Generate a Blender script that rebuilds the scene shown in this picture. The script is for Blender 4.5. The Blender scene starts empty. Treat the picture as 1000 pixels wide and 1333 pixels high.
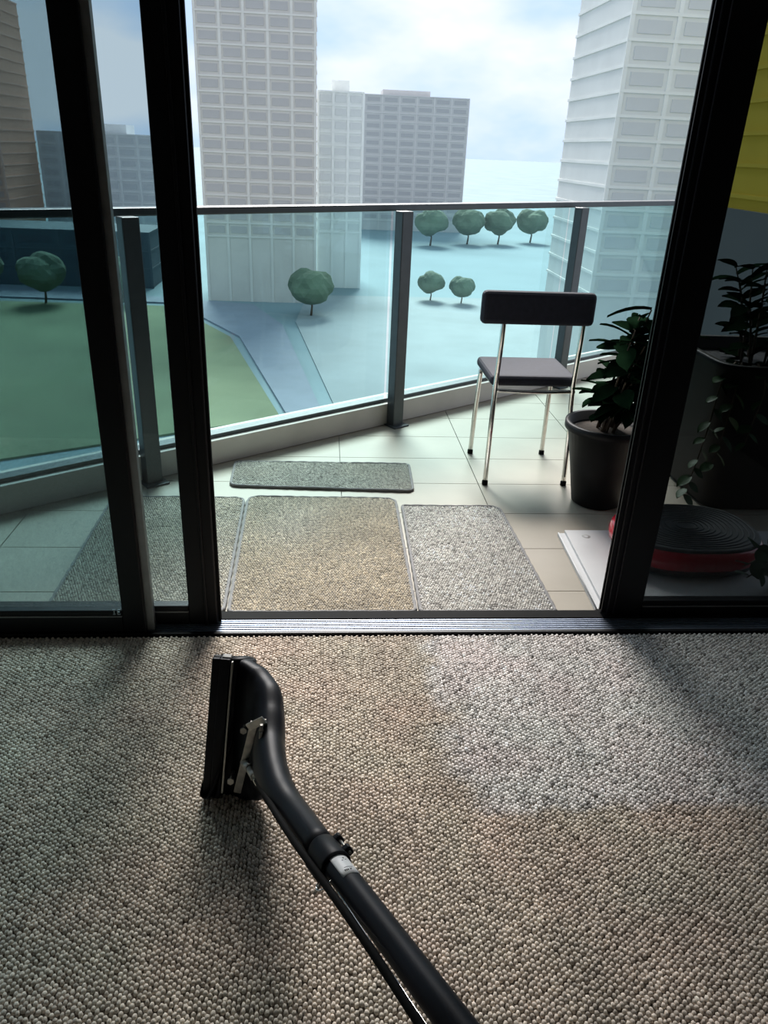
import bpy, bmesh, math, random
import numpy as np
from mathutils import Vector, Matrix

S = bpy.context.scene
COL = S.collection
random.seed(7)
RNG = np.random.default_rng(11)

# ------------------------------------------------------------------ camera
CAM_H = 1.28                       # eye height above the carpet
F = 1000.0                         # focal length in pixels of the 1000 x 1333 frame
_dn = Vector((408 - 500, 2780 - 666.5, F)).normalized()
_yy = Vector((425 - 500, 192 - 666.5, F))
_yy = (_yy - _dn * _yy.dot(_dn)).normalized()
_up = -_dn
_xx = _yy.cross(_up)
RW = Matrix((_xx, _yy, _up))       # (right, down, forward) -> world
CAM = Vector((0, 0, CAM_H))
cd = bpy.data.cameras.new('camera'); cam = bpy.data.objects.new('camera', cd); COL.objects.link(cam)
cd.sensor_fit = 'VERTICAL'; cd.sensor_height = 36.0; cd.lens = F / 1333.0 * 36.0
cd.clip_start = 0.02; cd.clip_end = 6000
rt, dn, fw = RW @ Vector((1, 0, 0)), RW @ Vector((0, 1, 0)), RW @ Vector((0, 0, 1))
cam.matrix_world = Matrix.Translation(CAM) @ Matrix((rt, -dn, -fw)).transposed().to_4x4()
S.camera = cam

def ray(px, py): return RW @ Vector((px - 500, py - 666.5, F))
def gp(px, py, z=0.0):
    v = ray(px, py); return CAM + v * ((z - CAM.z) / v.z)
def at(px, py, dep): return CAM + ray(px, py) / F * dep
def aty(px, py, Y):
    v = ray(px, py); return CAM + v * (Y / v.y)

# ------------------------------------------------------------------ world, sun, exposure
w = bpy.data.worlds.new('sky'); S.world = w; w.use_nodes = True
nt = w.node_tree; nt.nodes.clear()
def N(t, nt_, **k):
    n = nt_.nodes.new(t)
    for a, b in k.items(): setattr(n, a, b)
    return n
tc = N('ShaderNodeTexCoord', nt); mp = N('ShaderNodeMapping', nt); mp.inputs['Scale'].default_value = (1, 1, 2.2)
nz = N('ShaderNodeTexNoise', nt); nz.inputs['Scale'].default_value = 3.2; nz.inputs['Detail'].default_value = 5; nz.inputs['Roughness'].default_value = .5
rp = N('ShaderNodeValToRGB', nt)
rp.color_ramp.elements[0].position = .40; rp.color_ramp.elements[0].color = (.50, .66, .90, 1)
rp.color_ramp.elements[1].position = .56; rp.color_ramp.elements[1].color = (.80, .84, .93, 1)
bg = N('ShaderNodeBackground', nt); bg.inputs['Strength'].default_value = 1.06
out = N('ShaderNodeOutputWorld', nt)
nt.links.new(tc.outputs['Generated'], mp.inputs['Vector']); nt.links.new(mp.outputs[0], nz.inputs['Vector'])
nt.links.new(nz.outputs['Fac'], rp.inputs['Fac']); nt.links.new(rp.outputs[0], bg.inputs['Color']); nt.links.new(bg.outputs[0], out.inputs['Surface'])

sd = bpy.data.lights.new('sun', 'SUN'); sun = bpy.data.objects.new('sun', sd); COL.objects.link(sun)
sd.energy = 7.6; sd.angle = math.radians(27); sd.color = (1.0, .965, .93)
_el, _az = math.radians(43), math.radians(0)     # hazy sun ahead of the doorway
_sd = Vector((math.sin(_az) * math.cos(_el), math.cos(_az) * math.cos(_el), math.sin(_el)))
sun.rotation_euler = _sd.to_track_quat('Z', 'Y').to_euler()

S.view_settings.view_transform = 'Standard'; S.view_settings.look = 'None'
S.view_settings.exposure = 0.27; S.view_settings.gamma = 1.0; S.view_settings.use_curve_mapping = False

# ------------------------------------------------------------------ materials
def mat(name, col, rough=.5, metal=0.0, noise=None, bump=None, spec=.5, coat=0, sheen=0):
    """noise=(scale, amount) mottles the colour; bump=(scale, strength)"""
    m = bpy.data.materials.new(name); m.use_nodes = True; t = m.node_tree
    b = t.nodes['Principled BSDF']; b.inputs['Roughness'].default_value = rough; b.inputs['Metallic'].default_value = metal
    b.inputs['Specular IOR Level'].default_value = spec
    if coat: b.inputs['Coat Weight'].default_value = coat; b.inputs['Coat Roughness'].default_value = .15
    if sheen: b.inputs['Sheen Weight'].default_value = sheen
    c = (*col, 1)
    tx = N('ShaderNodeTexCoord', t)
    sc, am = noise or (6, .06)
    n = N('ShaderNodeTexNoise', t); n.inputs['Scale'].default_value = sc; n.inputs['Detail'].default_value = 4
    r = N('ShaderNodeValToRGB', t)
    r.color_ramp.elements[0].position = .3; r.color_ramp.elements[1].position = .7
    r.color_ramp.elements[0].color = (*[max(0, v * (1 - am)) for v in col], 1)
    r.color_ramp.elements[1].color = (*[min(1, v * (1 + am)) for v in col], 1)
    t.links.new(tx.outputs['Object'], n.inputs['Vector']); t.links.new(n.outputs['Fac'], r.inputs['Fac']); t.links.new(r.outputs[0], b.inputs['Base Color'])
    if bump:
        n2 = N('ShaderNodeTexNoise', t); n2.inputs['Scale'].default_value = bump[0]; n2.inputs['Detail'].default_value = 3
        bp = N('ShaderNodeBump', t); bp.inputs['Strength'].default_value = bump[1]; bp.inputs['Distance'].default_value = .002
        t.links.new(tx.outputs['Object'], n2.inputs['Vector']); t.links.new(n2.outputs['Fac'], bp.inputs['Height']); t.links.new(bp.outputs[0], b.inputs['Normal'])
    return m

def glass(name, tint, refl=1.0):
    m = bpy.data.materials.new(name); m.use_nodes = True; t = m.node_tree; t.nodes.clear()
    tr = N('ShaderNodeBsdfTransparent', t); tr.inputs['Color'].default_value = (*tint, 1)
    gl = N('ShaderNodeBsdfGlossy', t); gl.inputs['Roughness'].default_value = .02; gl.inputs['Color'].default_value = (refl, refl, refl, 1)
    fr = N('ShaderNodeFresnel', t); fr.inputs['IOR'].default_value = 1.45
    mx = N('ShaderNodeMixShader', t); o = N('ShaderNodeOutputMaterial', t)
    ge = N('ShaderNodeNewGeometry', t); inv = N('ShaderNodeMath', t, operation='SUBTRACT'); inv.inputs[0].default_value = 1
    mul = N('ShaderNodeMath', t, operation='MULTIPLY')            # the reflection belongs to the front face of the thin pane
    t.links.new(ge.outputs['Backfacing'], inv.inputs[1]); t.links.new(fr.outputs[0], mul.inputs[0]); t.links.new(inv.outputs[0], mul.inputs[1])
    t.links.new(mul.outputs[0], mx.inputs[0]); t.links.new(tr.outputs[0], mx.inputs[1]); t.links.new(gl.outputs[0], mx.inputs[2]); t.links.new(mx.outputs[0], o.inputs['Surface'])
    return m

def loop_mat(name):
    """yarn colour comes from a per-loop colour attribute"""
    m = bpy.data.materials.new(name); m.use_nodes = True; t = m.node_tree; b = t.nodes['Principled BSDF']
    b.inputs['Roughness'].default_value = .9; b.inputs['Specular IOR Level'].default_value = .15
    a = N('ShaderNodeAttribute', t, attribute_name='yarn')
    tx = N('ShaderNodeTexCoord', t); n = N('ShaderNodeTexNoise', t); n.inputs['Scale'].default_value = 420; n.inputs['Detail'].default_value = 2
    mr = N('ShaderNodeMapRange', t); mr.inputs['From Min'].default_value = .3; mr.inputs['From Max'].default_value = .7; mr.inputs['To Min'].default_value = .72; mr.inputs['To Max'].default_value = 1.2
    mu = N('ShaderNodeVectorMath', t, operation='SCALE')
    t.links.new(tx.outputs['Object'], n.inputs['Vector']); t.links.new(n.outputs['Fac'], mr.inputs['Value'])
    t.links.new(a.outputs['Color'], mu.inputs[0]); t.links.new(mr.outputs[0], mu.inputs['Scale']); t.links.new(mu.outputs[0], b.inputs['Base Color'])
    return m

M = dict(
    black=mat('black_powder_coat', (.0022, .0022, .0035), .42, noise=(40, .2), bump=(900, .05), spec=.2),
    seal=mat('black_rubber', (.006, .006, .006), .75, noise=(30, .2), spec=.1),
    greyalu=mat('grey_aluminium', (.20, .20, .20), .45, .6, noise=(30, .1)),
    track=mat('anodised_track', (.21, .24, .30), .42, .85, noise=(25, .12)),
    tile=mat('beige_porcelain', (.345, .305, .245), .5, noise=(3.5, .07), bump=(160, .03), spec=.25),
    grout=mat('grey_grout', (.19, .18, .165), .9, noise=(30, .15)),
    kerb=mat('painted_kerb', (.57, .52, .47), .75, noise=(5, .08)),
    post=mat('charcoal_post', (.055, .062, .066), .4, .2, noise=(20, .1)),
    wall=mat('painted_wall', (.30, .29, .275), .9, noise=(4, .03)),
    ceil=mat('white_ceiling', (.40, .395, .385), .95, noise=(4, .03)),
    under=mat('carpet_backing', (.20, .165, .13), 1, noise=(300, .3)),
    matback=mat('mat_backing', (.10, .09, .08), 1, noise=(200, .2)),
    binding=mat('overlock_yarn', (.23, .22, .215), .9, noise=(300, .3), bump=(700, .5)),
    pane=glass('tinted_glass', (.665, .73, .745)),
    darkpane=glass('dark_tinted_glass', (.455, .485, .49), .45),
    railpane=glass('green_glass', (.79, .92, .92)),
    gedge=mat('green_glass_edge', (.10, .32, .30), .2, noise=(5, .1)),
    plastic=mat('black_moulded_plastic', (.004, .0048, .008), .46, noise=(12, .25), bump=(500, .08), spec=.22),
    tube=mat('black_coated_tube', (.004, .006, .011), .5, noise=(14, .3), bump=(350, .06), spec=.2),
    steel=mat('dull_steel', (.42, .40, .36), .42, .9, noise=(60, .2)),
    chrome=mat('chrome', (.75, .74, .72), .14, 1, noise=(40, .08)),
    brass=mat('bright_fitting', (.70, .66, .56), .25, 1, noise=(60, .15)),
    white=mat('white_laminate', (.62, .615, .61), .45, noise=(9, .04)),
    smudge=mat('grey_smudge_and_glare', (.45, .44, .42), .7, noise=(60, .3)),
    sticker=mat('white_sticker', (.86, .88, .88), .4, noise=(20, .03)),
    ink=mat('black_ink', (.03, .03, .03), .6, noise=(50, .2)),
    etch=mat('etched_mark', (.35, .40, .42), .6, noise=(50, .1)),
    red=mat('glossy_red_plastic', (.60, .012, .035), .22, noise=(8, .1), coat=.6),
    ribgrey=mat('dark_rubber_deck', (.045, .052, .058), .6, noise=(60, .15)),
    potblack=mat('black_pot', (.004, .004, .005), .55, noise=(15, .2), spec=.25),
    soil=mat('potting_soil', (.03, .022, .015), 1, noise=(80, .5)),
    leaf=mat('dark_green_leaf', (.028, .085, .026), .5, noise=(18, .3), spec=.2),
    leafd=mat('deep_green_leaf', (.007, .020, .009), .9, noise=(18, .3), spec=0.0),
    leafj=mat('blue_green_leaf', (.04, .09, .05), .5, noise=(18, .25), spec=.2),
    stem=mat('brown_stem', (.09, .06, .035), .8, noise=(40, .3)),
    navy=mat('dark_navy_cushion', (.012, .013, .025), .8, noise=(60, .2)),
    water=mat('pale_water', (.215, .29, .31), .7, noise=(.03, .08), spec=.03),
    lawn=mat('lawn_green', (.175, .215, .125), 1, noise=(.06, .18)),
    path=mat('blue_grey_path', (.20, .235, .28), .9, noise=(.2, .06)),
    plaza=mat('pale_paving', (.245, .29, .30), .9, noise=(.08, .1)),
    tree=mat('tree_crown', (.10, .145, .10), 1, noise=(.5, .4)),
    bark=mat('tree_bark', (.10, .075, .05), 1, noise=(2, .3)),
)

# ------------------------------------------------------------------ mesh helpers
def link(name, me, m=None, parent=None):
    o = bpy.data.objects.new(name, me); COL.objects.link(o)
    if m is not None and me is not None and not me.materials: me.materials.append(m)
    if parent is not None: o.parent = parent
    return o
def empty(name, loc=(0, 0, 0)):
    o = bpy.data.objects.new(name, None); COL.objects.link(o); o.location = loc; o.empty_display_size = .05
    return o
def tag(o, label=None, cat=None, group=None, kind=None):
    if label: o['label'] = label
    if cat: o['category'] = cat
    if group: o['group'] = group
    if kind: o['kind'] = kind
    return o
def pydata(name, v, f, smooth=False):
    me = bpy.data.meshes.new(name); me.from_pydata([tuple(p) for p in v], [], f); me.update()
    if smooth: me.polygons.foreach_set('use_smooth', [True] * len(me.polygons))
    return me
def off(parent):                    # parts are modelled in world space; empties sit at their base with no rotation
    o = Vector((0, 0, 0)); p = parent
    while p is not None: o += p.location; p = p.parent
    return o
def box_me(name, lo, hi, bev=0.0, seg=2):
    bm = bmesh.new(); bmesh.ops.create_cube(bm, size=1)
    lo, hi = Vector(lo), Vector(hi); c = (lo + hi) / 2; s = hi - lo
    for v in bm.verts: v.co = Vector((v.co.x * s.x, v.co.y * s.y, v.co.z * s.z)) + c
    if bev > 0: bmesh.ops.bevel(bm, geom=bm.edges[:], offset=min(bev, min(s) * .45), segments=seg, affect='EDGES', profile=.5)
    me = bpy.data.meshes.new(name); bm.to_mesh(me); bm.free(); return me
def box(name, lo, hi, m, parent=None, bev=.0, seg=2):
    d = off(parent); return link(name, box_me(name, Vector(lo) - d, Vector(hi) - d, bev, seg), m, parent)
def obox(name, o, ax, lo, hi, m, parent=None, bev=.0):
    """box in a local frame: origin o, axes ax (three unit vectors)"""
    me = box_me(name, lo, hi, bev); d = off(parent)
    for v in me.vertices: v.co = o + ax[0] * v.co.x + ax[1] * v.co.y + ax[2] * v.co.z - d
    me.update(); return link(name, me, m, parent)
def frames(pts, up=Vector((0, 0, 1))):
    n = len(pts); fr = []
    prev = None
    for i in range(n):
        t = (pts[min(i + 1, n - 1)] - pts[max(i - 1, 0)]).normalized()
        u = up if prev is None else prev
        a = (u - t * u.dot(t))
        if a.length < 1e-4: a = t.orthogonal()
        a.normalize(); prev = a; fr.append((t, a, t.cross(a)))
    return fr
def tube_me(name, pts, rad, seg=12, up=Vector((0, 0, 1)), cap=True, closed=False):
    pts = [Vector(p) for p in pts]; n = len(pts); rad = rad if hasattr(rad, '__len__') else [rad] * n
    fr = frames(pts, up); V = []; Fc = []
    for p, r, (t, a, b) in zip(pts, rad, fr):
        for k in range(seg):
            th = 2 * math.pi * k / seg; V.append(p + a * (r * math.cos(th)) + b * (r * math.sin(th)))
    m = n if closed else n - 1
    for i in range(m):
        j = (i + 1) % n
        for k in range(seg): Fc.append((i * seg + k, i * seg + (k + 1) % seg, j * seg + (k + 1) % seg, j * seg + k))
    if cap and not closed: Fc.append(tuple(reversed(range(seg)))); Fc.append(tuple(range((n - 1) * seg, n * seg)))
    me = pydata(name, V, Fc)
    for p in me.polygons: p.use_smooth = len(p.vertices) == 4
    return me
def tube(name, pts, rad, m, parent=None, seg=12, **k):
    d = off(parent); return link(name, tube_me(name, [Vector(p) - d for p in pts], rad, seg, **k), m, parent)
def spline(pts, n=8):
    pts = [Vector(p) for p in pts]; P = [pts[0] * 2 - pts[1]] + pts + [pts[-1] * 2 - pts[-2]]; o = []
    for i in range(1, len(P) - 2):
        for k in range(n):
            t = k / n; a, b, c, d = P[i - 1], P[i], P[i + 1], P[i + 2]
            o.append(.5 * ((2 * b) + (c - a) * t + (2 * a - 5 * b + 4 * c - d) * t * t + (3 * b - a - 3 * c + d) * t ** 3))
    o.append(pts[-1]); return o
def lathe(name, prof, c, m, parent=None, seg=32, smooth=True):
    d = off(parent); V = []; Fc = []; n = len(prof)
    for r, z in prof:
        for k in range(seg):
            th = 2 * math.pi * k / seg; V.append(Vector((c[0] + r * math.cos(th), c[1] + r * math.sin(th), c[2] + z)) - d)
    for i in range(n - 1):
        for k in range(seg): Fc.append((i * seg + k, i * seg + (k + 1) % seg, (i + 1) * seg + (k + 1) % seg, (i + 1) * seg + k))
    Fc.append(tuple(reversed(range(seg)))); Fc.append(tuple(range((n - 1) * seg, n * seg)))
    me = pydata(name, V, Fc)
    for p in me.polygons: p.use_smooth = smooth and len(p.vertices) == 4
    return link(name, me, m, parent)
def prism(name, poly, z0, z1, m, parent=None):
    d = off(parent); n = len(poly)
    V = [Vector((x, y, z0)) - d for x, y in poly] + [Vector((x, y, z1)) - d for x, y in poly]
    Fc = [tuple(reversed(range(n))), tuple(range(n, 2 * n))] + [(i, (i + 1) % n, n + (i + 1) % n, n + i) for i in range(n)]
    return link(name, pydata(name, V, Fc), m, parent)

# ------------------------------------------------------------------ room shell
T = -.03                                           # balcony tile level
SILL0, SILL1 = 1.865, 2.015
XL, XR, YB, ZC = -2.7, 3.2, -3.2, 2.55
tag(box('floor', (XL, YB, -.12), (XR, SILL0, -.006), M['under']), kind='structure')
tag(box('ceiling', (XL, YB, ZC), (XR, SILL1, ZC + .15), M['ceil']), kind='structure')
tag(box('wall_left', (XL - .12, YB, -.12), (XL, SILL1, ZC), M['wall']), kind='structure')
tag(box('wall_right', (XR, YB, -.12), (XR + .12, SILL1, ZC), M['wall']), kind='structure')
tag(box('wall_back', (XL - .12, YB - .12, -.12), (XR + .12, YB, ZC), M['wall']), kind='structure')
tag(box('wall_front', (XL, SILL0, 2.36), (XR, SILL1, ZC), M['wall']), kind='structure')

# ------------------------------------------------------------------ threshold with its ribbed track
sill = empty('trim_1', (0, SILL0, T)); tag(sill, 'low black door threshold with a ribbed silver track on top', kind='structure')
box('base', (XL, SILL0, T - .06), (XR, 1.984, -.004), M['black'], sill, .003)
box('outer_step', (XL, 1.984, T - .06), (XR, SILL1, -.024), M['seal'], sill, .002)
box('front_lip', (XL, SILL0, -.004), (XR, SILL0 + .014, .006), M['black'], sill, .002)
box('track_bed', (XL, SILL0 + .016, -.004), (XR, 1.94, -.001), M['track'], sill)
rib = box_me('track_rib', (XL, -.0028, 0), (XR, .0028, .0035), .001)
for k in range(6):
    o = link('track_rib', rib, M['track'], sill); o.location = (0, .0205 + k * .0105, -.001 - T)
box('back_rail', (XL, 1.942, -.004), (XR, 1.985, .005), M['seal'], sill, .002)

# ------------------------------------------------------------------ sliding door panels
HD = 2.36
def panel(name, x0, x1, y0, y1, sl, sr, rail, glassm, label, z0=.006):
    r = empty(name, ((x0 + x1) / 2, (y0 + y1) / 2, z0)); tag(r, label, kind='structure')
    ym = (y0 + y1) / 2
    for a, b in ((x0, x0 + sl), (x1 - sr, x1)):
        st = box('stile', (a, y0, z0), (b, y1, HD), M['black'], r, .004)
    box('bottom_rail', (x0 + sl, y0 + .002, z0), (x1 - sr, y1 - .002, z0 + rail), M['black'], r, .003)
    box('top_rail', (x0 + sl, y0 + .002, HD - .07), (x1 - sr, y1 - .002, HD), M['black'], r, .003)
    box('glazing_bead', (x0 + sl, y0 - .001, z0 + rail - .02), (x1 - sr, y0 + .008, z0 + rail - .016), M['greyalu'], r, .001)
    box('pane', (x0 + sl - .004, ym - .003, z0 + rail - .004), (x1 - sr + .004, ym + .003, HD - .066), glassm, r)
    return r, st
dA, stA = panel('door_1', -1.80, -.501, 1.872, 1.908, .08, .064, .072, M['pane'], 'black framed glass door panel nearest the room at the left')
dB, stB = panel('door_2', -1.62, -.306, 1.914, 1.950, .08, .082, .060, M['pane'], 'black framed sliding glass door panel edging the open doorway')
dC, stC = panel('door_3', .868, 2.20, 1.952, 1.988, .112, .08, .050, M['darkpane'], 'black framed glass door panel with darker glass at the right', z0=.0055)
# aluminium interlock on the back of the nearest panel, raised profiles on the other stiles
box('interlock_strip', (-.502, 1.885, .006), (-.482, 1.908, HD), M['greyalu'], dA, .001)
box('edge_seal', (-.308, 1.924, .006), (-.298, 1.940, HD), M['seal'], dB, .002)
box('pull_ridge', (-.342, 1.907, .006), (-.334, 1.914, HD), M['black'], dB, .002)
box('edge_channel', (.855, 1.958, .012), (.868, 1.964, HD), M['black'], dC, .001)
box('edge_channel', (.855, 1.976, .012), (.868, 1.982, HD), M['black'], dC, .001)
box('pull_ridge', (.886, 1.944, .012), (.892, 1.952, HD), M['black'], dC, .002)
# small etched stamp low on the left pane:  I E
mk = empty('glass_stamp', (0, 0, 0)); mk.parent = dA; mk.location = Vector(aty(152, 797, 1.869)) - dA.location
c0 = Vector(aty(152, 797, 1.869))
for a, b, c, d_ in ((-.0085, -.0065, -.008, .008), (-.0105, -.0045, .0065, .008), (-.0105, -.0045, -.008, -.0065), (.001, .003, -.008, .008), (.001, .0095, .0065, .008), (.001, .0080, -.001, .0008), (.001, .0095, -.008, -.0065)):
    box('stroke', c0 + Vector((a, -.0006, c)), c0 + Vector((b, .003, d_)), M['etch'], mk)

# ------------------------------------------------------------------ balcony: tiles, kerb, soffit
KA, KB = Vector((-1.222, 2.71)), Vector((.345, 3.85))
KD = (KB - KA).normalized(); KN = Vector((KD.y, -KD.x))            # KN points to the inside of the balcony
def kp(s, n=0, z=0): p = KA + KD * s + KN * n; return Vector((p.x, p.y, z))
S0, S1 = -1.0, 4.6
e0, e1 = kp(S0, -.18), kp(S1, -.18)
bf = prism('balcony_floor', [(e0.x, SILL1), (XR + .3, SILL1), (XR + .3, e1.y), (e1.x, e1.y), (e0.x, e0.y)], T - .22, T - .006, M['grout'])
tag(bf, 'beige tiled balcony floor outside the doorway', kind='structure')
TX0, TY0, TW, TD, G = .672, 2.755, .6, .3, .0035
def clip_half(poly, p, n):          # keep the part of poly on the side of p that n points to
    o = []
    for i in range(len(poly)):
        a, b = Vector(poly[i]), Vector(poly[(i + 1) % len(poly)]); da, db = (a - p).dot(n), (b - p).dot(n)
        if da >= 0: o.append(a)
        if (da >= 0) != (db >= 0): o.append(a + (b - a) * (da / (da - db)))
    return o
full = None
for i in range(-5, 5):
    for j in range(-3, 11):
        x0, x1 = TX0 + i * TW + G / 2, TX0 + (i + 1) * TW - G / 2
        y0, y1 = TY0 + j * TD + G / 2, TY0 + (j + 1) * TD - G / 2
        y0 = max(y0, SILL1 + .002); x1 = min(x1, XR + .3)
        if y1 - y0 < .01 or x1 - x0 < .02: continue
        pl = clip_half([(x0, y0), (x1, y0), (x1, y1), (x0, y1)], KA, KN)
        if len(pl) < 3: continue
        t_ = prism('tile', [(p.x, p.y) for p in pl], T - .006, T, M['tile'], bf)
kb = empty('kerb', kp(1.0, 0, T)); tag(kb, 'low painted kerb under the glass balustrade', kind='structure')
def kbox(name, s0, s1, n0, n1, z0, z1, m, parent, bev=0):
    return obox(name, Vector((KA.x, KA.y, 0)), (Vector((KD.x, KD.y, 0)), Vector((KN.x, KN.y, 0)), Vector((0, 0, 1))), (s0, n0, z0), (s1, n1, z1), m, parent, bev)
kbox('upstand', S0, S1, -.16, .0, T, .083, M['kerb'], kb, .004)
sf = prism('unseen_soffit', [(e0.x, SILL1), (XR + .3, SILL1), (XR + .3, e1.y), (e1.x, e1.y), (e0.x, e0.y)], ZC, ZC + .2, M['ceil'])  # unseen slab, added so that only low sky light comes in
tag(sf, 'unseen underside of the balcony above, added to shut out high sky light', kind='structure')

# ------------------------------------------------------------------ balustrade
bal = empty('balustrade', kp(1.0, 0, .083)); tag(bal, 'charcoal framed balustrade with green tinted glass panels', 'balustrade')
kbox('bottom_channel', S0, S1, -.09, -.03, .083, .101, M['post'], bal, .003)
kbox('top_rail', S0, S1, -.095, -.025, 1.015, 1.045, M['post'], bal, .006)
PS = [-.78, .60, 1.945, 3.30, 4.6 - .05]
pm = None
for s in PS:
    kbox('post', s - .034, s + .034, .0, .055, T, 1.02, M['post'], bal, .004)
    kbox('foot_plate', s - .05, s + .05, .0, .085, T, T + .008, M['post'], bal, .002)
for a, b in zip([S0] + PS, PS + [S1]):
    if b - a < .1: continue
    g_ = kbox('glass_panel', a + .012, b - .012, -.066, -.054, .095, 1.02, M['railpane'], bal)

# ------------------------------------------------------------------ view beyond the balcony
GZ = -35.0
tag(box('ground', (-2500, 30, GZ - 2), (2500, 5000, GZ), M['water']), 'pale water and land far below the balcony', kind='structure')
def gq(name, pts, z, m, label):
    P = [gp(x, y, GZ) for x, y in pts]; return tag(prism(name, [(p.x, p.y) for p in P], GZ, GZ + z, m), label, kind='structure')
gq('lawn', [(-260, 640), (365, 545), (300, 440), (225, 400), (-260, 385)], .3, M['lawn'], 'green lawn far below the balcony')
gq('path', [(372, 540), (420, 540), (368, 425), (330, 398), (-260, 352), (-260, 378), (228, 396), (312, 440)], .4, M['path'], 'blue grey path along the lawn')
gq('paved_area', [(440, 540), (900, 560), (900, 395), (400, 385), (385, 420)], .25, M['plaza'], 'pale paved area far below the balcony')

def fac(name, col, a=.05): return mat(name, col, .8, noise=(.15, a))
def tower(name, label, x0, x1, y0, dep, ztop, mbody, mslab, mwin, floor_h=3.1, bays=5, zmin=GZ, roof=True, group=None):
    r = empty(name, ((x0 + x1) / 2, y0 + dep / 2, GZ)); tag(r, label, 'building', group)
    box('body', (x0, y0, GZ), (x1, y0 + dep, ztop), mbody, r)
    W = x1 - x0; c = r.location
    sl = box_me('floor_slab', (-W / 2 - .18, -dep / 2 - .2, -.2), (W / 2 + .18, dep / 2 + .2, .2))
    pier = box_me('pier', (-.3, -.16, 0), (.3, .1, ztop - GZ)); 
    z = ztop
    bw = W / bays
    band = box_me('window', (-bw * .36, -.12, -.8), (bw * .36, .12, .8))
    while z > zmin:
        o = link('floor_slab', sl, mslab, r); o.location = (0, 0, z - GZ)
        if z - floor_h > zmin:
            for b in range(bays):
                q = link('window', band, mwin, r); q.location = (-W / 2 + bw * (b + .5), -dep / 2, z - GZ - floor_h / 2)
        z -= floor_h
    for b in range(bays + 1):
        o = link('pier', pier, mslab, r); o.location = (-W / 2 + bw * b, -dep / 2, 0)
    if roof: box('roof_plant', (x0 + W * .3, y0 + dep * .3, ztop), (x1 - W * .3, y0 + dep * .7, ztop + 3), mslab, r)
    return r
G1, G2, G3 = fac('grey_render', (0.522, 0.493, 0.457)), fac('light_grey_render', (0.580, 0.558, 0.522)), fac('window_dark', (0.392, 0.377, 0.370))
tower('apartment_tower', 'tall grey apartment tower seen just right of the sliding door stile', -29, -2.6, 200, 24, 58, G1, G2, G3, bays=5, zmin=-22)
tower('annex_building', 'pale low block between the tall tower and the mid grey block', -2.2, 9.5, 225, 20, 14, fac('pale_render', (0.681, 0.711, 0.696)), fac('pale_slab', (0.725, 0.754, 0.739)), fac('pale_window', (0.580, 0.609, 0.609)), bays=3, zmin=-22)
tower('office_block', 'mid grey flat roofed block in the centre distance', 9.5, 66, 400, 40, 23.5, fac('mid_render', (0.450, 0.457, 0.450)), fac('mid_slab', (0.507, 0.507, 0.500)), fac('mid_window', (0.348, 0.355, 0.362)), bays=7, floor_h=3.6, zmin=-34)
tower('apartment_tower', 'large pale grey tower at the right beside the door frame', 41.2, 74, 120, 26, 44, fac('paleg_render', (0.623, 0.645, 0.623)), fac('paleg_slab', (0.667, 0.689, 0.660)), fac('paleg_window', (0.507, 0.529, 0.529)), bays=5, zmin=-20)
tower('brick_tower', 'brown brick tower seen through the left glass panels', -135, -93, 250, 30, 36, fac('brown_brick', (0.580, 0.362, 0.261)), fac('brown_slab', (0.609, 0.406, 0.319)), fac('brown_window', (0.435, 0.319, 0.275)), bays=6, zmin=-22)
tower('office_block', 'low grey block seen between the two left door stiles', -92, -55, 280, 30, 2, fac('lowgrey_render', (0.580, 0.609, 0.623)), fac('lowgrey_slab', (0.638, 0.667, 0.681)), fac('lowgrey_window', (0.493, 0.522, 0.551)), bays=6, floor_h=3.4, zmin=-30)
tower('warehouse', 'long dark low building below the brown brick tower', -150, -46, 215, 20, -21, fac('dark_clad', (.06, .09, .11)), fac('dark_slab', (.08, .11, .13)), fac('dark_glass', (.05, .07, .09)), bays=9, floor_h=4.5, zmin=-34, roof=False)
Y1 = fac('yellow_render', (.60, .45, .03))
tower('yellow_building', 'bright yellow building seen through the right-hand door glass', 45.2, 64, 78, 18, 26, Y1, fac('yellow_slab', (.63, .48, .04)), fac('yellow_window', (.55, .40, .02)), bays=4, zmin=-6)

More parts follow.
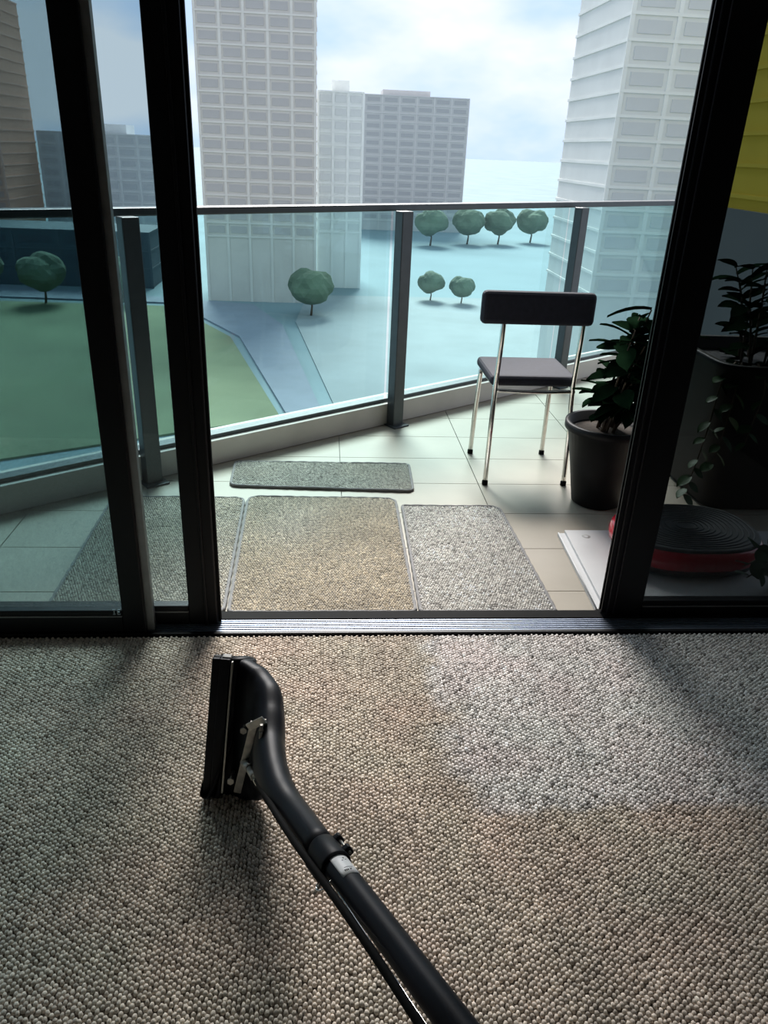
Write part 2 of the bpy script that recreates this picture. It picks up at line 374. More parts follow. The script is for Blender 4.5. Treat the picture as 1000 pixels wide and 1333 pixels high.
yb = bpy.data.objects['yellow_building']
tag(box('podium', (44.6, 77.2, GZ), (64.6, 96.6, -3.2), fac('dark_podium', (.12, .14, .14)), yb), 'dark lower storeys')
def crown(name, r, seed):
    bm = bmesh.new(); bmesh.ops.create_icosphere(bm, subdivisions=3, radius=1)
    rr = random.Random(seed); dirs = [Vector((rr.gauss(0, 1), rr.gauss(0, 1), rr.gauss(0, 1))).normalized() for _ in range(26)]
    for v in bm.verts:
        k = max(v.co.normalized().dot(d) for d in dirs); v.co *= r * (.72 + .33 * max(0, (k - .75) / .25)); v.co.z *= .8
    me = bpy.data.meshes.new(name); bm.to_mesh(me); bm.free()
    return me
crowns = [crown('crown', 1, s) for s in range(4)]
trunk = tube_me('trunk', [(0, 0, 0), (.05, 0, .5), (0, .03, 1)], [.06, .045, .03], 7)
tl = [(405, 412, 5.2, 'round dark tree beside the path at the centre of the balustrade'),
      (446, 330, 5.0, 'small tree on the water side left of the middle balustrade post'),
      (345, 312, 6.0, 'tree in front of the tall grey tower'),
      (560, 320, 7.0, 'leftmost tree of the row under the mid grey block'),
      (608, 318, 7.0, 'second tree of the row under the mid grey block'),
      (648, 318, 7.0, 'third tree of the row right of the mid grey block'),
      (690, 316, 7.0, 'tree of the row beside the pale tower foot'),
      (560, 392, 3.6, 'small tree on the paved area behind the chair back'),
      (600, 396, 3.4, 'small tree on the paved area nearest the chair'),
      (60, 396, 5.5, 'dark tree behind the lawn at the far left'),
      (160, 394, 5.5, 'dark tree behind the lawn between the left door stiles'),
      (-30, 400, 7.0, 'dark tree at the left edge of the lawn')]
for i, (px, py, r_, lab) in enumerate(tl):
    p = gp(px, py, GZ); e = empty('tree', (p.x, p.y, GZ)); tag(e, lab, 'tree', 'trees far below the balcony')
    a = link('trunk', trunk, M['bark'], e); a.scale = (r_, r_, r_ * .9)
    b = link('crown', crowns[i % 4], M['tree'], e); b.location = (0, 0, r_ * 1.35); b.scale = (r_, r_, r_)

# ------------------------------------------------------------------ loop pile (carpet and mats)
def loops(name, X, Y, Z, rx, ry, hz, colr, m, parent=None, seg=6):
    """X..: arrays, one rounded yarn loop each; one mesh"""
    n = len(X); th = np.arange(seg) * 2 * np.pi / seg
    ring = [(1.0, 0.0), (.86, .62)]
    per = seg * 2 + 1; V = np.zeros((n, per, 3), np.float32); rot = RNG.uniform(-.35, .35, n)
    for q, (rr, zz) in enumerate(ring):
        for k in range(seg):
            lx, ly = rr * rx * np.cos(th[k]), rr * ry * np.sin(th[k])
            V[:, q * seg + k, 0] = X + lx * np.cos(rot) - ly * np.sin(rot)
            V[:, q * seg + k, 1] = Y + lx * np.sin(rot) + ly * np.cos(rot)
            V[:, q * seg + k, 2] = Z + zz * hz
    V[:, -1, 0] = X; V[:, -1, 1] = Y; V[:, -1, 2] = Z + hz
    t = []
    for k in range(seg):
        a, b = k, (k + 1) % seg
        t += [(a, b, seg + b), (a, seg + b, seg + a), (seg + a, seg + b, 2 * seg)]
    t = np.array(t, np.int32); Fc = (t[None] + (np.arange(n, dtype=np.int32) * per)[:, None, None]).reshape(-1, 3)
    me = bpy.data.meshes.new(name); me.vertices.add(n * per); me.vertices.foreach_set('co', V.reshape(-1))
    nf = len(Fc); me.loops.add(nf * 3); me.loops.foreach_set('vertex_index', Fc.reshape(-1))
    me.polygons.add(nf); me.polygons.foreach_set('loop_start', np.arange(nf, dtype=np.int32) * 3); me.polygons.foreach_set('loop_total', np.full(nf, 3, np.int32))
    me.polygons.foreach_set('use_smooth', np.ones(nf, bool))
    me.update(calc_edges=True)
    at_ = me.attributes.new('yarn', 'FLOAT_COLOR', 'POINT'); c4 = np.ones((n, per, 4), np.float32); c4[:, :, :3] = colr[:, None, :]
    at_.data.foreach_set('color', c4.reshape(-1))
    return link(name, me, m, parent)
def vnoise(x, y, sc, seed):
    r = np.random.default_rng(seed); g = r.random((64, 64)); u, v = x / sc + 20, y / sc + 20
    i, j = np.floor(u).astype(int), np.floor(v).astype(int); fu, fv = u - i, v - j
    fu, fv = fu * fu * (3 - 2 * fu), fv * fv * (3 - 2 * fv); i %= 63; j %= 63
    return (g[i, j] * (1 - fu) + g[i + 1, j] * fu) * (1 - fv) + (g[i, j + 1] * (1 - fu) + g[i + 1, j + 1] * fu) * fv
def sstep(a, b, x): t = np.clip((x - a) / (b - a), 0, 1); return t * t * (3 - 2 * t)

LM = loop_mat('loop_yarn')
# carpet: columns of loops, every other column shifted half a pitch
dx, dy = .0078, .0110
cx = np.arange(-1.75, 2.05, dx); cy = np.arange(.30, SILL0 - .004, dy)
I, J = np.meshgrid(np.arange(len(cx)), np.arange(len(cy)), indexing='ij')
X = cx[I] + RNG.normal(0, .0007, I.shape); Y = cy[J] + (I % 2) * dy / 2 + RNG.normal(0, .0009, I.shape)
X, Y = X.ravel(), Y.ravel(); k = Y < SILL0 - .002; X, Y = X[k], Y[k]; n = len(X)
dirty = np.array([.65, .575, .49]); clean = np.array([.78, .745, .71])
pa, pb, pc = gp(545, 832), gp(612, 1058), gp(1000, 1050)
edgeL = pa.x + (Y - pa.y) / (pb.y - pa.y) * (pb.x - pa.x) + (vnoise(X, Y, .06, 3) - .5) * .08
edgeB = pb.y + (X - pb.x) / (pc.x - pb.x) * (pc.y - pb.y) + (vnoise(X, Y, .05, 4) - .5) * .03
cl = sstep(-.045, .06, X - edgeL) * sstep(-.012, .02, Y - edgeB)
blot = (vnoise(X, Y, .16, 5) - .5) * .22 + (vnoise(X, Y, .05, 6) - .5) * .12
c_ = dirty[None] * (1 - cl[:, None]) + clean[None] * cl[:, None]
c_ = c_ * (1 + blot * (1 - .5 * cl))[:, None]
hue = (vnoise(X, Y, .09, 8) - .5)[:, None] * np.array([[.05, -.03, -.02]])
fl = RNG.random(n)
v_ = 1 + RNG.normal(0, .13, n) - .28 * (fl < .10) * (cl + .4)
colr = np.clip(c_ * v_[:, None] * (1 + hue), .02, .95).astype(np.float32)
hz = np.clip(RNG.normal(.0066, .0009, n), .0035, .009)
cp = loops('carpet', X, Y, np.full(n, -.004), np.clip(RNG.normal(.0042, .0004, n), .003, .0052), np.clip(RNG.normal(.0054, .0005, n), .0038, .0065), hz, colr, LM)
tag(cp, 'beige loop pile carpet with a cleaned lighter patch by the doorway', 'carpet', kind='stuff')

def mat_rect(name, label, corners, rc, dirty_c, clean_c, cleanf, pitch, thick=.010, seedv=0):
    """corners: near left, near right, far right, far left (plan points)"""
    P = [Vector(p) for p in corners]; c = sum(P, Vector((0, 0))) / 4
    e = empty(name, (c.x, c.y, T)); tag(e, label, 'mat', 'carpet offcut mats on the balcony')
    out = []
    for i in range(4):
        p, a, b = P[i], (P[i - 1] - P[i]).normalized(), (P[(i + 1) % 4] - P[i]).normalized(); r = rc[i]
        s, t = p + a * r, p + b * r
        for q in range(7):
            u = q / 6; out.append((1 - u) ** 2 * s + 2 * u * (1 - u) * p + u * u * t)
    prism('backing', [(p.x, p.y) for p in out], T, T + thick * .8, M['matback'], e)
    # overlocked edge: a yarn wrapped tube round the outline with its stitches
    ring = []
    for i in range(len(out)):
        a, b = out[i], out[(i + 1) % len(out)]; k_ = max(1, int((b - a).length / .02))
        ring += [a + (b - a) * (q / k_) for q in range(k_)]
    rv = [.0062 + .0012 * math.sin(i * 2.1) for i in range(len(ring))]
    rp_ = [Vector((p.x, p.y, T + .0068 + .0008 * math.sin(i * .37))) for i, p in enumerate(ring)]
    o = tube('edge_binding', rp_, rv, M['binding'], e, 7, closed=True)
    # pile
    xs = [p.x for p in out]; ys = [p.y for p in out]
    gx = np.arange(min(xs), max(xs), pitch * .94); gy = np.arange(min(ys), max(ys), pitch * 1.1)
    I, J = np.meshgrid(np.arange(len(gx)), np.arange(len(gy)), indexing='ij')
    X = (gx[I] + (J % 2) * pitch * .47 + RNG.normal(0, .0006, I.shape)).ravel(); Y = (gy[J] + RNG.normal(0, .0006, I.shape)).ravel()
    ins = np.ones(len(X), bool)
    for i in range(len(out)):
        a, b = out[i], out[(i + 1) % len(out)]; d = (b - a)
        if d.length < 1e-6: continue
        nrm = Vector((-d.y, d.x)).normalized(); sg = 1 if (c - a).dot(nrm) > 0 else -1
        ins &= ((X - a.x) * nrm.x + (Y - a.y) * nrm.y) * sg > .004
    X, Y = X[ins], Y[ins]; n = len(X)
    f_ = np.clip(cleanf(X, Y), 0, 1)[:, None]
    col = np.array(dirty_c)[None] * (1 - f_) + np.array(clean_c)[None] * f_
    fl = RNG.random(n); sp = 1 + RNG.normal(0, .15, n) - (.34 * (fl < .2)) * (.35 + .65 * f_[:, 0])
    col = col * (sp * (1 + (vnoise(X, Y, .12, 40 + seedv) - .5) * .2))[:, None]
    hx = pitch * .47
    pl = loops('pile', X - e.location.x, Y - e.location.y, np.full(n, thick * .5), np.clip(RNG.normal(hx, .0003, n), .002, .006), np.clip(RNG.normal(hx * 1.12, .0003, n), .002, .006), RNG.normal(.0072, .0009, n), np.clip(col, .02, .95).astype(np.float32), LM, e, 6)
    pl['kind'] = 'stuff'
    return e
TAN, GRY = (.66, .575, .455), (.74, .70, .63)
mat_rect('carpet_mat', 'grey beige carpet mat half hidden behind the left door stiles', [(-.838, 2.021), (-.306, 2.021), (-.322, 2.872), (-.842, 2.872)], (.03, .03, .045, .03), (.64, .57, .46), GRY, lambda x, y: .25 + .3 * vnoise(x, y, .2, 21), .0086, seedv=1)
mat_rect('carpet_mat', 'tan carpet mat lying in the middle of the doorway', [(-.290, 2.021), (.288, 2.021), (.292, 2.876), (-.308, 2.886)], (.02, .02, .045, .055), TAN, GRY, lambda x, y: .55 * np.exp(-(((x + .12) / .14) ** 2 + ((y - 2.62) / .17) ** 2)) + .25 * sstep(2.6, 2.9, y), .0086, seedv=2)
mat_rect('carpet_mat', 'speckled light grey carpet mat beside the white board', [(.304, 2.021), (.735, 2.021), (.712, 2.806), (.316, 2.806)], (.01, .01, .055, .012), TAN, (.84, .80, .74), lambda x, y: np.ones_like(x), .0088, seedv=3)
mat_rect('carpet_mat', 'grey carpet mat lying crosswise behind the tan mat', [(-.393, 2.998), (.376, 2.956), (.386, 3.262), (-.400, 3.268)], (.035, .035, .03, .03), (.54, .51, .44), (.60, .59, .53), lambda x, y: vnoise(x, y, .15, 22), .0086, seedv=4)

# ------------------------------------------------------------------ white board and the vibration plate on it
wb = empty('white_board', (1.25, 2.3, T)); tag(wb, 'flat white panel with a stepped edge lying on the balcony tiles', 'panel')
bl = [(.866, 2.030), (1.80, 2.030), (1.80, 2.562), (.890, 2.562)]
prism('base_board', bl, T, T + .010, M['white'], wb)
prism('raised_panel', [(.893, 2.034), (1.795, 2.034), (1.795, 2.566), (.917, 2.566)], T + .010, T + .021, M['white'], wb)
tube('edge_bead', [(.868, 2.032, T + .012), (.892, 2.560, T + .012)], .0028, M['white'], wb, 8)
sm = lathe('smudge', [(.001, .0208), (.016, .0213), (.0165, .0209)], (.985, 2.515, T), M['smudge'], wb, 14)

VP = Vector((1.292, 2.375, T + .021)); HX, HY = .262, .205
def sup(cx, cy, hx, hy, z, e=2.6, n=48):
    o = []
    for i in range(n):
        th = 2 * math.pi * i / n; c, s_ = math.cos(th), math.sin(th)
        o.append(Vector((cx + hx * math.copysign(abs(c) ** (2 / e), c), cy + hy * math.copysign(abs(s_) ** (2 / e), s_), z)))
    return o
def loft(name, rings, m, parent, capb=True, capt=True):
    d = off(parent); V = [p - d for r in rings for p in r]; n = len(rings[0]); Fc = []
    for i in range(len(rings) - 1):
        for k in range(n): Fc.append((i * n + k, i * n + (k + 1) % n, (i + 1) * n + (k + 1) % n, (i + 1) * n + k))
    if capb: Fc.append(tuple(reversed(range(n))))
    if capt: Fc.append(tuple(range((len(rings) - 1) * n, len(rings) * n)))
    me = pydata(name, V, Fc)
    for p in me.polygons: p.use_smooth = len(p.vertices) == 4
    return link(name, me, m, parent)
vb = empty('vibration_plate', VP); tag(vb, 'red oval exercise plate with a dark ribbed top on the white board', 'exercise machine')
loft('base_skirt', [sup(VP.x, VP.y, HX * .80, HY * .80, VP.z + .001), sup(VP.x, VP.y, HX * .90, HY * .90, VP.z + .012), sup(VP.x, VP.y, HX * .93, HY * .93, VP.z + .036)], M['ribgrey'], vb)
loft('red_body', [sup(VP.x, VP.y, HX * .92, HY * .92, VP.z + .030), sup(VP.x, VP.y, HX * .985, HY * .985, VP.z + .045), sup(VP.x, VP.y, HX, HY, VP.z + .068), sup(VP.x, VP.y, HX * .975, HY * .975, VP.z + .092), sup(VP.x, VP.y, HX * .92, HY * .92, VP.z + .106)], M['red'], vb)
loft('deck', [sup(VP.x, VP.y, HX * .93, HY * .93, VP.z + .104), sup(VP.x, VP.y, HX * .93, HY * .93, VP.z + .112), sup(VP.x, VP.y, HX * .90, HY * .90, VP.z + .116)], M['ribgrey'], vb)
for k in range(11):
    f_ = .86 - k * .072
    tube('deck_rib', sup(VP.x, VP.y, HX * f_, HY * f_, VP.z + .117, 2.4, 40), .0030, M['ribgrey'], vb, 6, closed=True)
for sx in (-1, 1):
    for sy in (-1, 1):
        lathe('rubber_foot', [(.018, 0), (.018, .006), (.014, .010)], (VP.x + sx * .15, VP.y + sy * .11, VP.z), M['seal'], vb, 14)

# ------------------------------------------------------------------ plants
def leaf_me(name, L, W, droop=.25, n=5):
    V, Fc = [], []
    for i in range(n + 1):
        u = i / n; wd = W / 2 * (math.sin(math.pi * min(1, u * .93 + .06)) ** .75)
        z = -droop * L * u * u
        V += [(-wd, u * L, z + .10 * W), (0, u * L, z), (wd, u * L, z + .10 * W)]
    for i in range(n):
        a = i * 3; Fc += [(a, a + 1, a + 4, a + 3), (a + 1, a + 2, a + 5, a + 4)]
    me = pydata(name, V, Fc, True); return me
def put_leaf(me, m, parent, p, dirv, roll, sc=1.0):
    o = link('leaf', me, m, parent); y = Vector(dirv).normalized(); x = y.cross(Vector((0, 0, 1)))
    if x.length < 1e-3: x = Vector((1, 0, 0))
    x.normalize(); z = x.cross(y); Rm = Matrix((x, y, z)).transposed() @ Matrix.Rotation(roll, 3, 'Y')
    o.matrix_basis = Matrix.Translation(Vector(p) - off(parent)) @ Rm.to_4x4() @ Matrix.Diagonal((sc, sc, sc, 1)); return o
LV1 = leaf_me('leaf', .062, .042, .3); LV2 = leaf_me('leaf', .10, .055, .35); LV3 = leaf_me('leaf', .075, .058, .15)

def pot(parent, c, r0, r1, h, m):
    lathe('pot', [(r0 * .9, 0), (r0, .006), (r0 + (r1 - r0) * .5, h * .5), (r1, h - .03), (r1 + .012, h - .028), (r1 + .012, h), (r1 - .004, h), (r1 - .012, h - .035)], c, m, parent, 40)
    lathe('soil', [(r1 - .016, h - .05), (r1 - .016, h - .036), (r1 * .4, h - .030)], c, M['soil'], parent, 24)

pc_ = Vector((1.140, 2.88, T))
p1 = empty('potted_plant', pc_); tag(p1, 'dark bushy plant in a tapered black pot beside the chair', 'plant')
pot(p1, pc_, .100, .158, .35, M['potblack'])
rr = random.Random(5)
for q in range(15):
    a = rr.uniform(0, 6.28); s_ = rr.uniform(.03, .17); tp = pc_ + Vector((math.cos(a) * s_ + .10, math.sin(a) * s_ * .7 - .03, rr.uniform(.50, .80)))
    b0 = pc_ + Vector((math.cos(a) * .04, math.sin(a) * .04, .32)); pts = spline([b0, (b0 + tp) / 2 + Vector((0, 0, .04)), tp], 4)
    tube('stem', pts, [.006 - .0004 * i for i in range(len(pts))], M['stem'], p1, 6)
    for j in range(11):
        u = .25 + .75 * j / 10; pp = pts[min(len(pts) - 1, int(u * (len(pts) - 1)))]
        aa = rr.uniform(0, 6.28); put_leaf(LV2, M['leafd'], p1, pp, (math.cos(aa), math.sin(aa), rr.uniform(-.2, .7)), rr.uniform(-.5, .5), rr.uniform(1.0, 1.6))

bc = Vector((1.80, 3.02, T))
p2 = empty('potted_plant', bc); tag(p2, 'leafy green plant spilling over a big black planter behind the red exercise plate', 'plant')
prf = []
loft('planter', [sup(bc.x, bc.y, .21, .21, bc.z, 6), sup(bc.x, bc.y, .225, .225, bc.z + .02, 6), sup(bc.x, bc.y, .29, .28, bc.z + .60, 6), sup(bc.x, bc.y, .30, .29, bc.z + .62, 6), sup(bc.x, bc.y, .27, .26, bc.z + .62, 6), sup(bc.x, bc.y, .265, .255, bc.z + .57, 6)], M['potblack'], p2)
def strand(parent, pts, n, me, m, rnd, sc=(.8, 1.1), spread=1.0, upb=.1, r0=.004):
    P = spline(pts, 8); tube('stem', P, [r0 * (1 - .6 * i / len(P)) for i in range(len(P))], M['stem'], parent, 6)
    for j in range(n):
        i = int((.06 + .94 * j / (n - 1)) * (len(P) - 1)); t = (P[min(i + 1, len(P) - 1)] - P[max(i - 1, 0)]).normalized()
        sd_ = t.cross(Vector((0, -1, 0))); sd_ = sd_.normalized() if sd_.length > .01 else Vector((1, 0, 0))
        sgn = 1 if j % 2 else -1
        d = sd_ * sgn * spread + t * .55 + Vector((rnd.uniform(-.2, .2), -.35 + rnd.uniform(-.3, .3), upb + rnd.uniform(-.2, .2)))
        put_leaf(me, m, parent, P[i], d, rnd.uniform(-.5, .5), rnd.uniform(*sc))
rr = random.Random(9)
strand(p2, [(1.60, 2.86, .58), (1.53, 2.80, .52), (1.50, 2.77, .34), (1.475, 2.76, .17), (1.45, 2.75, .06)], 17, LV1, M['leaf'], rr)
strand(p2, [(1.62, 2.85, .58), (1.57, 2.76, .50), (1.55, 2.74, .33), (1.535, 2.74, .20)], 12, LV1, M['leaf'], rr)
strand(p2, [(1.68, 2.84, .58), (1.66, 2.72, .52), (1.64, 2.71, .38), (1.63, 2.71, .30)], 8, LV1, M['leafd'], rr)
for q in range(12):
    a = rr.uniform(0, 6.28); s_ = rr.uniform(.08, .30); b0 = bc + Vector((math.cos(a) * .1, math.sin(a) * .1, .56))
    tp = bc + Vector((math.cos(a) * s_, math.sin(a) * s_, rr.uniform(.72, .98))); 
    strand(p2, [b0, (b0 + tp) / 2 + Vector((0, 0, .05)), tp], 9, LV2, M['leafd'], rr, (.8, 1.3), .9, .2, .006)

jc = Vector((1.535, 2.105, T + .021))
p3 = empty('succulent_plant', jc); tag(p3, 'round leaved plant close behind the right-hand door glass', 'plant')
pot(p3, jc, .045, .062, .09, M['potblack'])
rr = random.Random(3)
for tip in [(1.405, 2.13, .035), (1.375, 2.12, .085), (1.395, 2.13, .15), (1.44, 2.12, .21), (1.50, 2.11, .25), (1.60, 2.10, .20)]:
    b0 = jc + Vector((rr.uniform(-.02, .02), rr.uniform(-.02, .02), .06)); tp = Vector(tip)
    strand(p3, [b0, (b0 + tp) / 2 + Vector((.0, 0, .05)), tp], 6, LV3, M['leafj'], rr, (.6, .85), .9, .15, .005)
fl_ = leaf_me('fallen_leaf', .05, .012, .1); lo = link('fallen_leaf', fl_, M['stem']); lo.location = Vector(gp(985, 780, T + .022)); lo.rotation_euler = (0, 0, 1.9)
lo.location.y += .005
tag(lo, 'thin dark fallen leaf on the white board by the door glass', 'leaf')
_m = lo.modifiers.new('thickness', 'SOLIDIFY'); _m.thickness = .0012

# ------------------------------------------------------------------ balcony chair
ch = empty('chair', (.91, 3.28, T)); tag(ch, 'dark cushioned chair with tubular chrome legs on the balcony tiles', 'chair')
LX0, LX1, LY0, LY1 = .700, 1.050, 3.050, 3.43
def ctube(name, pts, r=.0105, m='chrome', par=ch): return tube(name, spline(pts, 6), r, M[m], par, 12)
for x, s_ in ((LX0, -1), (LX1, 1)):
    g1 = ctube('leg', [(x, LY0, T + .006), (x - s_ * .004, LY0 + .012, .2), (x - s_ * .01, LY0 + .03, .40), (x - s_ * .012, LY0 + .012, .60), (x - s_ * .012, LY0 + .010, .785)])
    tube('foot_cap', [(x, LY0, T), (x, LY0, T + .018)], .0130, M['seal'], g1, 12)
    g2 = ctube('leg', [(x, LY1, T + .006), (x - s_ * .004, LY1 - .012, .2), (x - s_ * .01, LY1 - .03, .40)])
    tube('foot_cap', [(x, LY1, T), (x, LY1, T + .018)], .0130, M['seal'], g2, 12)
    ctube('side_rail', [(x - s_ * .01, LY0 + .03, .40), (x - s_ * .01, (LY0 + LY1) / 2, .398), (x - s_ * .01, LY1 - .03, .40)], .009)
ctube('stretcher', [(LX0, LY0 + .03, .385), ((LX0 + LX1) / 2, LY0 + .03, .38), (LX1, LY0 + .03, .385)], .008)
ctube('stretcher', [(LX0, LY1 - .03, .385), ((LX0 + LX1) / 2, LY1 - .03, .38), (LX1, LY1 - .03, .385)], .008)
box('seat', (LX0 - .01, LY0 + .035, .40), (LX1 + .01, LY1, .445), M['navy'], ch, .018, 3)
box('backrest', (LX0 - .085, LY0 - .015, .665), (LX1 + .025, LY0 + .035, .795), M['navy'], ch, .02, 3)

# ------------------------------------------------------------------ carpet cleaning wand
wd = empty('carpet_cleaning_wand', (-.20, 1.25, 0)); tag(wd, 'black carpet cleaning wand with its head standing on the carpet', 'cleaning tool')
B0 = gp(285, 1034, .0035); B1 = gp(299, 855, .30); SS = (B1 - B0).normalized(); HL = (B1 - B0).length / 2; C0 = (B0 + B1) / 2
cl_ = [C0, at(306, 947, 1.66), at(322, 950, 1.645), at(337, 955, 1.62), at(347, 962, 1.585), at(350, 976, 1.535), at(351, 993, 1.475), at(357, 1016, 1.405), at(367, 1037, 1.35), at(385, 1060, 1.29), at(429, 1117, 1.125), at(500, 1210, .975), at(566, 1297, .865), at(628, 1378, .79), at(704, 1476, .72)]
hl = [HL, HL, HL * .98, HL * .91, HL * .78, .092, .058, .040, .031, .0255, .0215]
th = [.016, .019, .024, .029, .031, .031, .030, .0285, .027, .0250, .0215]
ex = [5, 4.5, 4, 3.4, 3.0, 2.7, 2.4, 2.2, 2.1, 2, 2]
MM = (cl_[2] - cl_[0]); MM = (MM - SS * MM.dot(SS)).normalized(); TT = SS.cross(MM); VV = -TT      # VV faces the viewer's side
AX = (MM, SS, TT)
def interp(vals, u):
    i = min(int(u), len(vals) - 2); t = u - i; t = t * t * (3 - 2 * t) * .5 + t * .5; return vals[i] + (vals[i + 1] - vals[i]) * t
hp = spline(cl_[:11], 6); nh = len(hp); rings = []
for i in range(nh - 1):
    u = i / 6; t = (hp[min(i + 1, nh - 1)] - hp[max(i - 1, 0)]).normalized()
    if i == 0: t = MM
    s_ = (SS - t * SS.dot(t)).normalized(); q = s_.cross(t); a_, b_, e_ = interp(hl, u), interp(th, u), interp(ex, u)
    R_ = []
    for k in range(36):
        an = 2 * math.pi * k / 36; c, sn = math.cos(an), math.sin(an)
        R_.append(hp[i] + s_ * (a_ * math.copysign(abs(c) ** (2 / e_), c)) + q * (b_ * math.copysign(abs(sn) ** (2 / e_), sn)))
    rings.append(R_)
hood = loft('hood', rings, M['plastic'], wd)
tp = spline([cl_[9] + (cl_[10] - cl_[9]) * .45] + cl_[10:], 8)
tb = tube('suction_tube', tp, .0195, M['tube'], wd, 28)
# lips and seam at the mouth of the head
obox('front_lip', C0, AX, (-.034, -HL, -.016), (-.016, HL, -.004), M['plastic'], wd, .003)
obox('rear_lip', C0, AX, (-.034, -HL * .99, .004), (-.016, HL * .99, .016), M['plastic'], wd, .003)
obox('mouth_bar', C0, AX, (-.018, -HL, -.017), (.004, HL, .017), M['plastic'], wd, .002)
obox('seam_strip', C0, AX, (.007, -HL * .90, -.0245), (.011, HL * .985, -.0165), M['steel'], wd, .001)
obox('end_glare', C0, AX, (-.014, HL - .004, -.010), (.004, HL + .003, .010), M['smudge'], wd, .002)  # glare on the head's upper end, put in as a pale grey block
# spray bar bracket on the viewer's side
def loc(m, s, t): return C0 + MM * m + SS * s + TT * t
def strip(name, a, b, wid, thk, m, parent):
    y = (b - a).normalized(); x = y.cross(TT).normalized(); z = x.cross(y)
    return obox(name, a, (x, y, z), (-wid / 2, 0, -thk / 2), (wid / 2, (b - a).length, thk / 2), m, parent, .0008)
strip('spray_bar', at(309, 1031, 1.60), at(331, 940, 1.50), .015, .005, M['steel'], wd)
strip('bracket_plate', at(323, 947, 1.505), at(344, 937, 1.48), .016, .004, M['steel'], wd)
strip('bracket_leg', at(343, 937, 1.482), at(347, 952, 1.50), .011, .004, M['steel'], wd)
strip('bracket_leg', at(310, 1026, 1.60), at(312, 1020, 1.66), .010, .004, M['steel'], wd)
def bolt(m, s, t):
    b = tube('bolt', [loc(m, s, t + .045), loc(m, s, t)], .0035, M['steel'], wd, 8)
    tube('bolt_head', [loc(m, s, t + .004), loc(m, s, t - .002)], .0072, M['steel'], b, 6)
bolt(.046, .020, -.058); bolt(.028, -.094, -.056)
wn = tube('wing_nut', [at(340, 951, 1.475), at(341, 950, 1.52)], .005, M['steel'], wd, 8)
obox('wing', at(340, 951, 1.475), AX, (-.003, .002, -.008), (.003, .014, .004), M['steel'], wn, .001)
obox('wing', at(340, 951, 1.475), AX, (-.003, -.014, -.008), (.003, -.002, .004), M['steel'], wn, .001)
# spray jet and solution hose
hs = spline([at(327, 1003, 1.50), at(337, 1021, 1.41), at(349, 1042, 1.33), at(382, 1094, 1.19), at(420, 1146, 1.075), at(476, 1226, .950), at(534, 1314, .850), at(590, 1396, .775), at(660, 1494, .705)], 8)
jt = tube('spray_jet', [at(318, 992, 1.56), at(325, 1001, 1.51)], .0085, M['steel'], wd, 10)
tube('hose_fitting', [at(325, 1001, 1.51), at(331, 1012, 1.465)], .0075, M['steel'], wd, 6)
tube('hose_fitting', [at(330, 1010, 1.47), at(337, 1022, 1.41)], .0055, M['brass'], wd, 10)
tube('solution_hose', hs[6:], .0056, M['seal'], wd, 10)
rod = spline([at(430, 1146, 1.082), at(484, 1228, .948), at(543, 1316, .846), at(600, 1400, .770), at(668, 1496, .702)], 8)
tube('highlight_line', rod, .0011, M['chrome'], wd, 8)  # highlight between hose and tube, modelled as a thin bright rod
# collar clamp
ct = (cl_[11] - cl_[9]).normalized(); cc = cl_[10]
tube('collar', [cc - ct * .029, cc - ct * .026, cc + ct * .026, cc + ct * .029], [.0228, .0240, .0240, .0228], M['plastic'], wd, 28)
vw = (CAM - cc); vw = (vw - ct * vw.dot(ct)).normalized(); rgt = vw.cross(ct)
if rgt.dot(rt) < 0: rgt = -rgt
FA = (ct, rgt, vw)
e1_ = obox('clamp_ear', cc, FA, (-.026, .020, -.008), (-.014, .033, .008), M['plastic'], wd, .003)
obox('clamp_ear', cc, FA, (.010, .020, -.008), (.022, .033, .008), M['plastic'], wd, .003)
tube('clamp_screw', [cc + rgt * .027 - ct * .029, cc + rgt * .027 + ct * .025], .0022, M['steel'], wd, 8)
obox('hose_clip', cc, FA, (-.022, -.033, -.008), (.022, -.019, .010), M['plastic'], wd, .004)
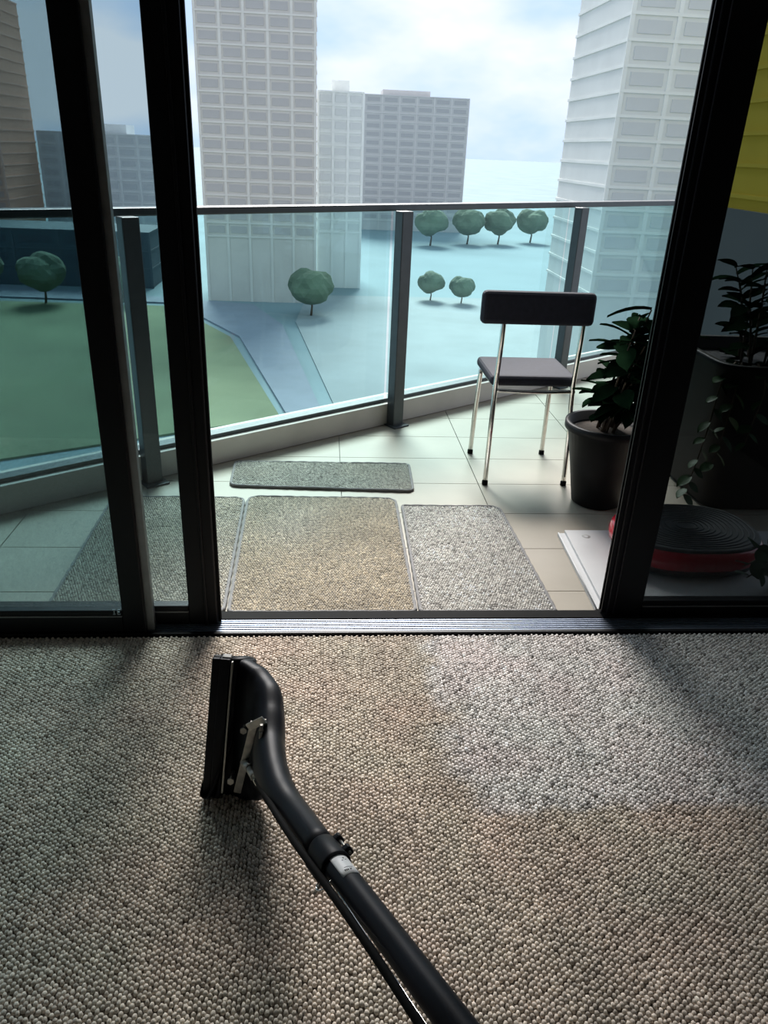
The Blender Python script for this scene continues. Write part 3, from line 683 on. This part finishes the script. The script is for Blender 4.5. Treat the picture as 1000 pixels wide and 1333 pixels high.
# white sticker with worn print, curved round the tube
def on_tube(u, ang, r):
    """u metres below the collar along the tube; angle towards the right from the viewer's side"""
    p = cc + ct * u; d = 0
    best = min(range(len(tp) - 1), key=lambda i: abs((tp[i] - cc).dot(ct) - u)); a, b = tp[best], tp[best + 1]
    if (a - cc).dot(ct) > u and best > 0: a, b = tp[best - 1], tp[best]
    f_ = (u - (a - cc).dot(ct)) / ((b - a).dot(ct)); ax = a + (b - a) * f_; t = (b - a).normalized()
    v = (vw - t * vw.dot(t)).normalized(); r_ = t.cross(v); r_ = r_ if r_.dot(rgt) > 0 else -r_
    return ax + (v * math.cos(ang) + r_ * math.sin(ang)) * r
def patch(name, u0, u1, a0, a1, r, m, parent, nu=4, na=10):
    d = off(parent); V = [on_tube(u0 + (u1 - u0) * i / nu, a0 + (a1 - a0) * j / na, r) - d for i in range(nu + 1) for j in range(na + 1)]
    Fc = [(i * (na + 1) + j, i * (na + 1) + j + 1, (i + 1) * (na + 1) + j + 1, (i + 1) * (na + 1) + j) for i in range(nu) for j in range(na)]
    o = link(name, pydata(name, V, Fc, True), m, parent); md = o.modifiers.new('thickness', 'SOLIDIFY'); md.thickness = .0003; md.offset = 0; return o
D = math.radians
stk = patch('sticker', .024, .074, D(-4), D(80), .0199, M['sticker'], wd)
patch('print', .0592, .0600, D(22), D(60), .0202, M['ink'], stk, 1, 6)
for a0, a1, u0, u1 in ((18, 23, .0630, .0670), (25, 29, .0630, .0670), (31, 35, .0634, .0670), (41, 44, .0630, .0670), (46, 49, .0630, .0652), (34, 40, .042, .0432), (45, 50, .036, .0385), (51, 57, .040, .0412)):
    patch('print', u0, u1, D(a0), D(a1), .0202, M['ink'], stk, 1, 2)
# wire ring and pin hanging at the collar's left
rc_ = at(421, 1150, 1.075); pr = []
for k in range(13):
    a = math.pi * (.1 + 1.25 * k / 12); pr.append(rc_ + (-rgt * math.sin(a) * .012) + ct * (.010 * -math.cos(a)))
tube('wire_clip', pr, .0011, M['chrome'], wd, 8)
tube('clip_pin', [at(417, 1152, 1.075), at(409, 1164, 1.08)], .0022, M['steel'], wd, 8)
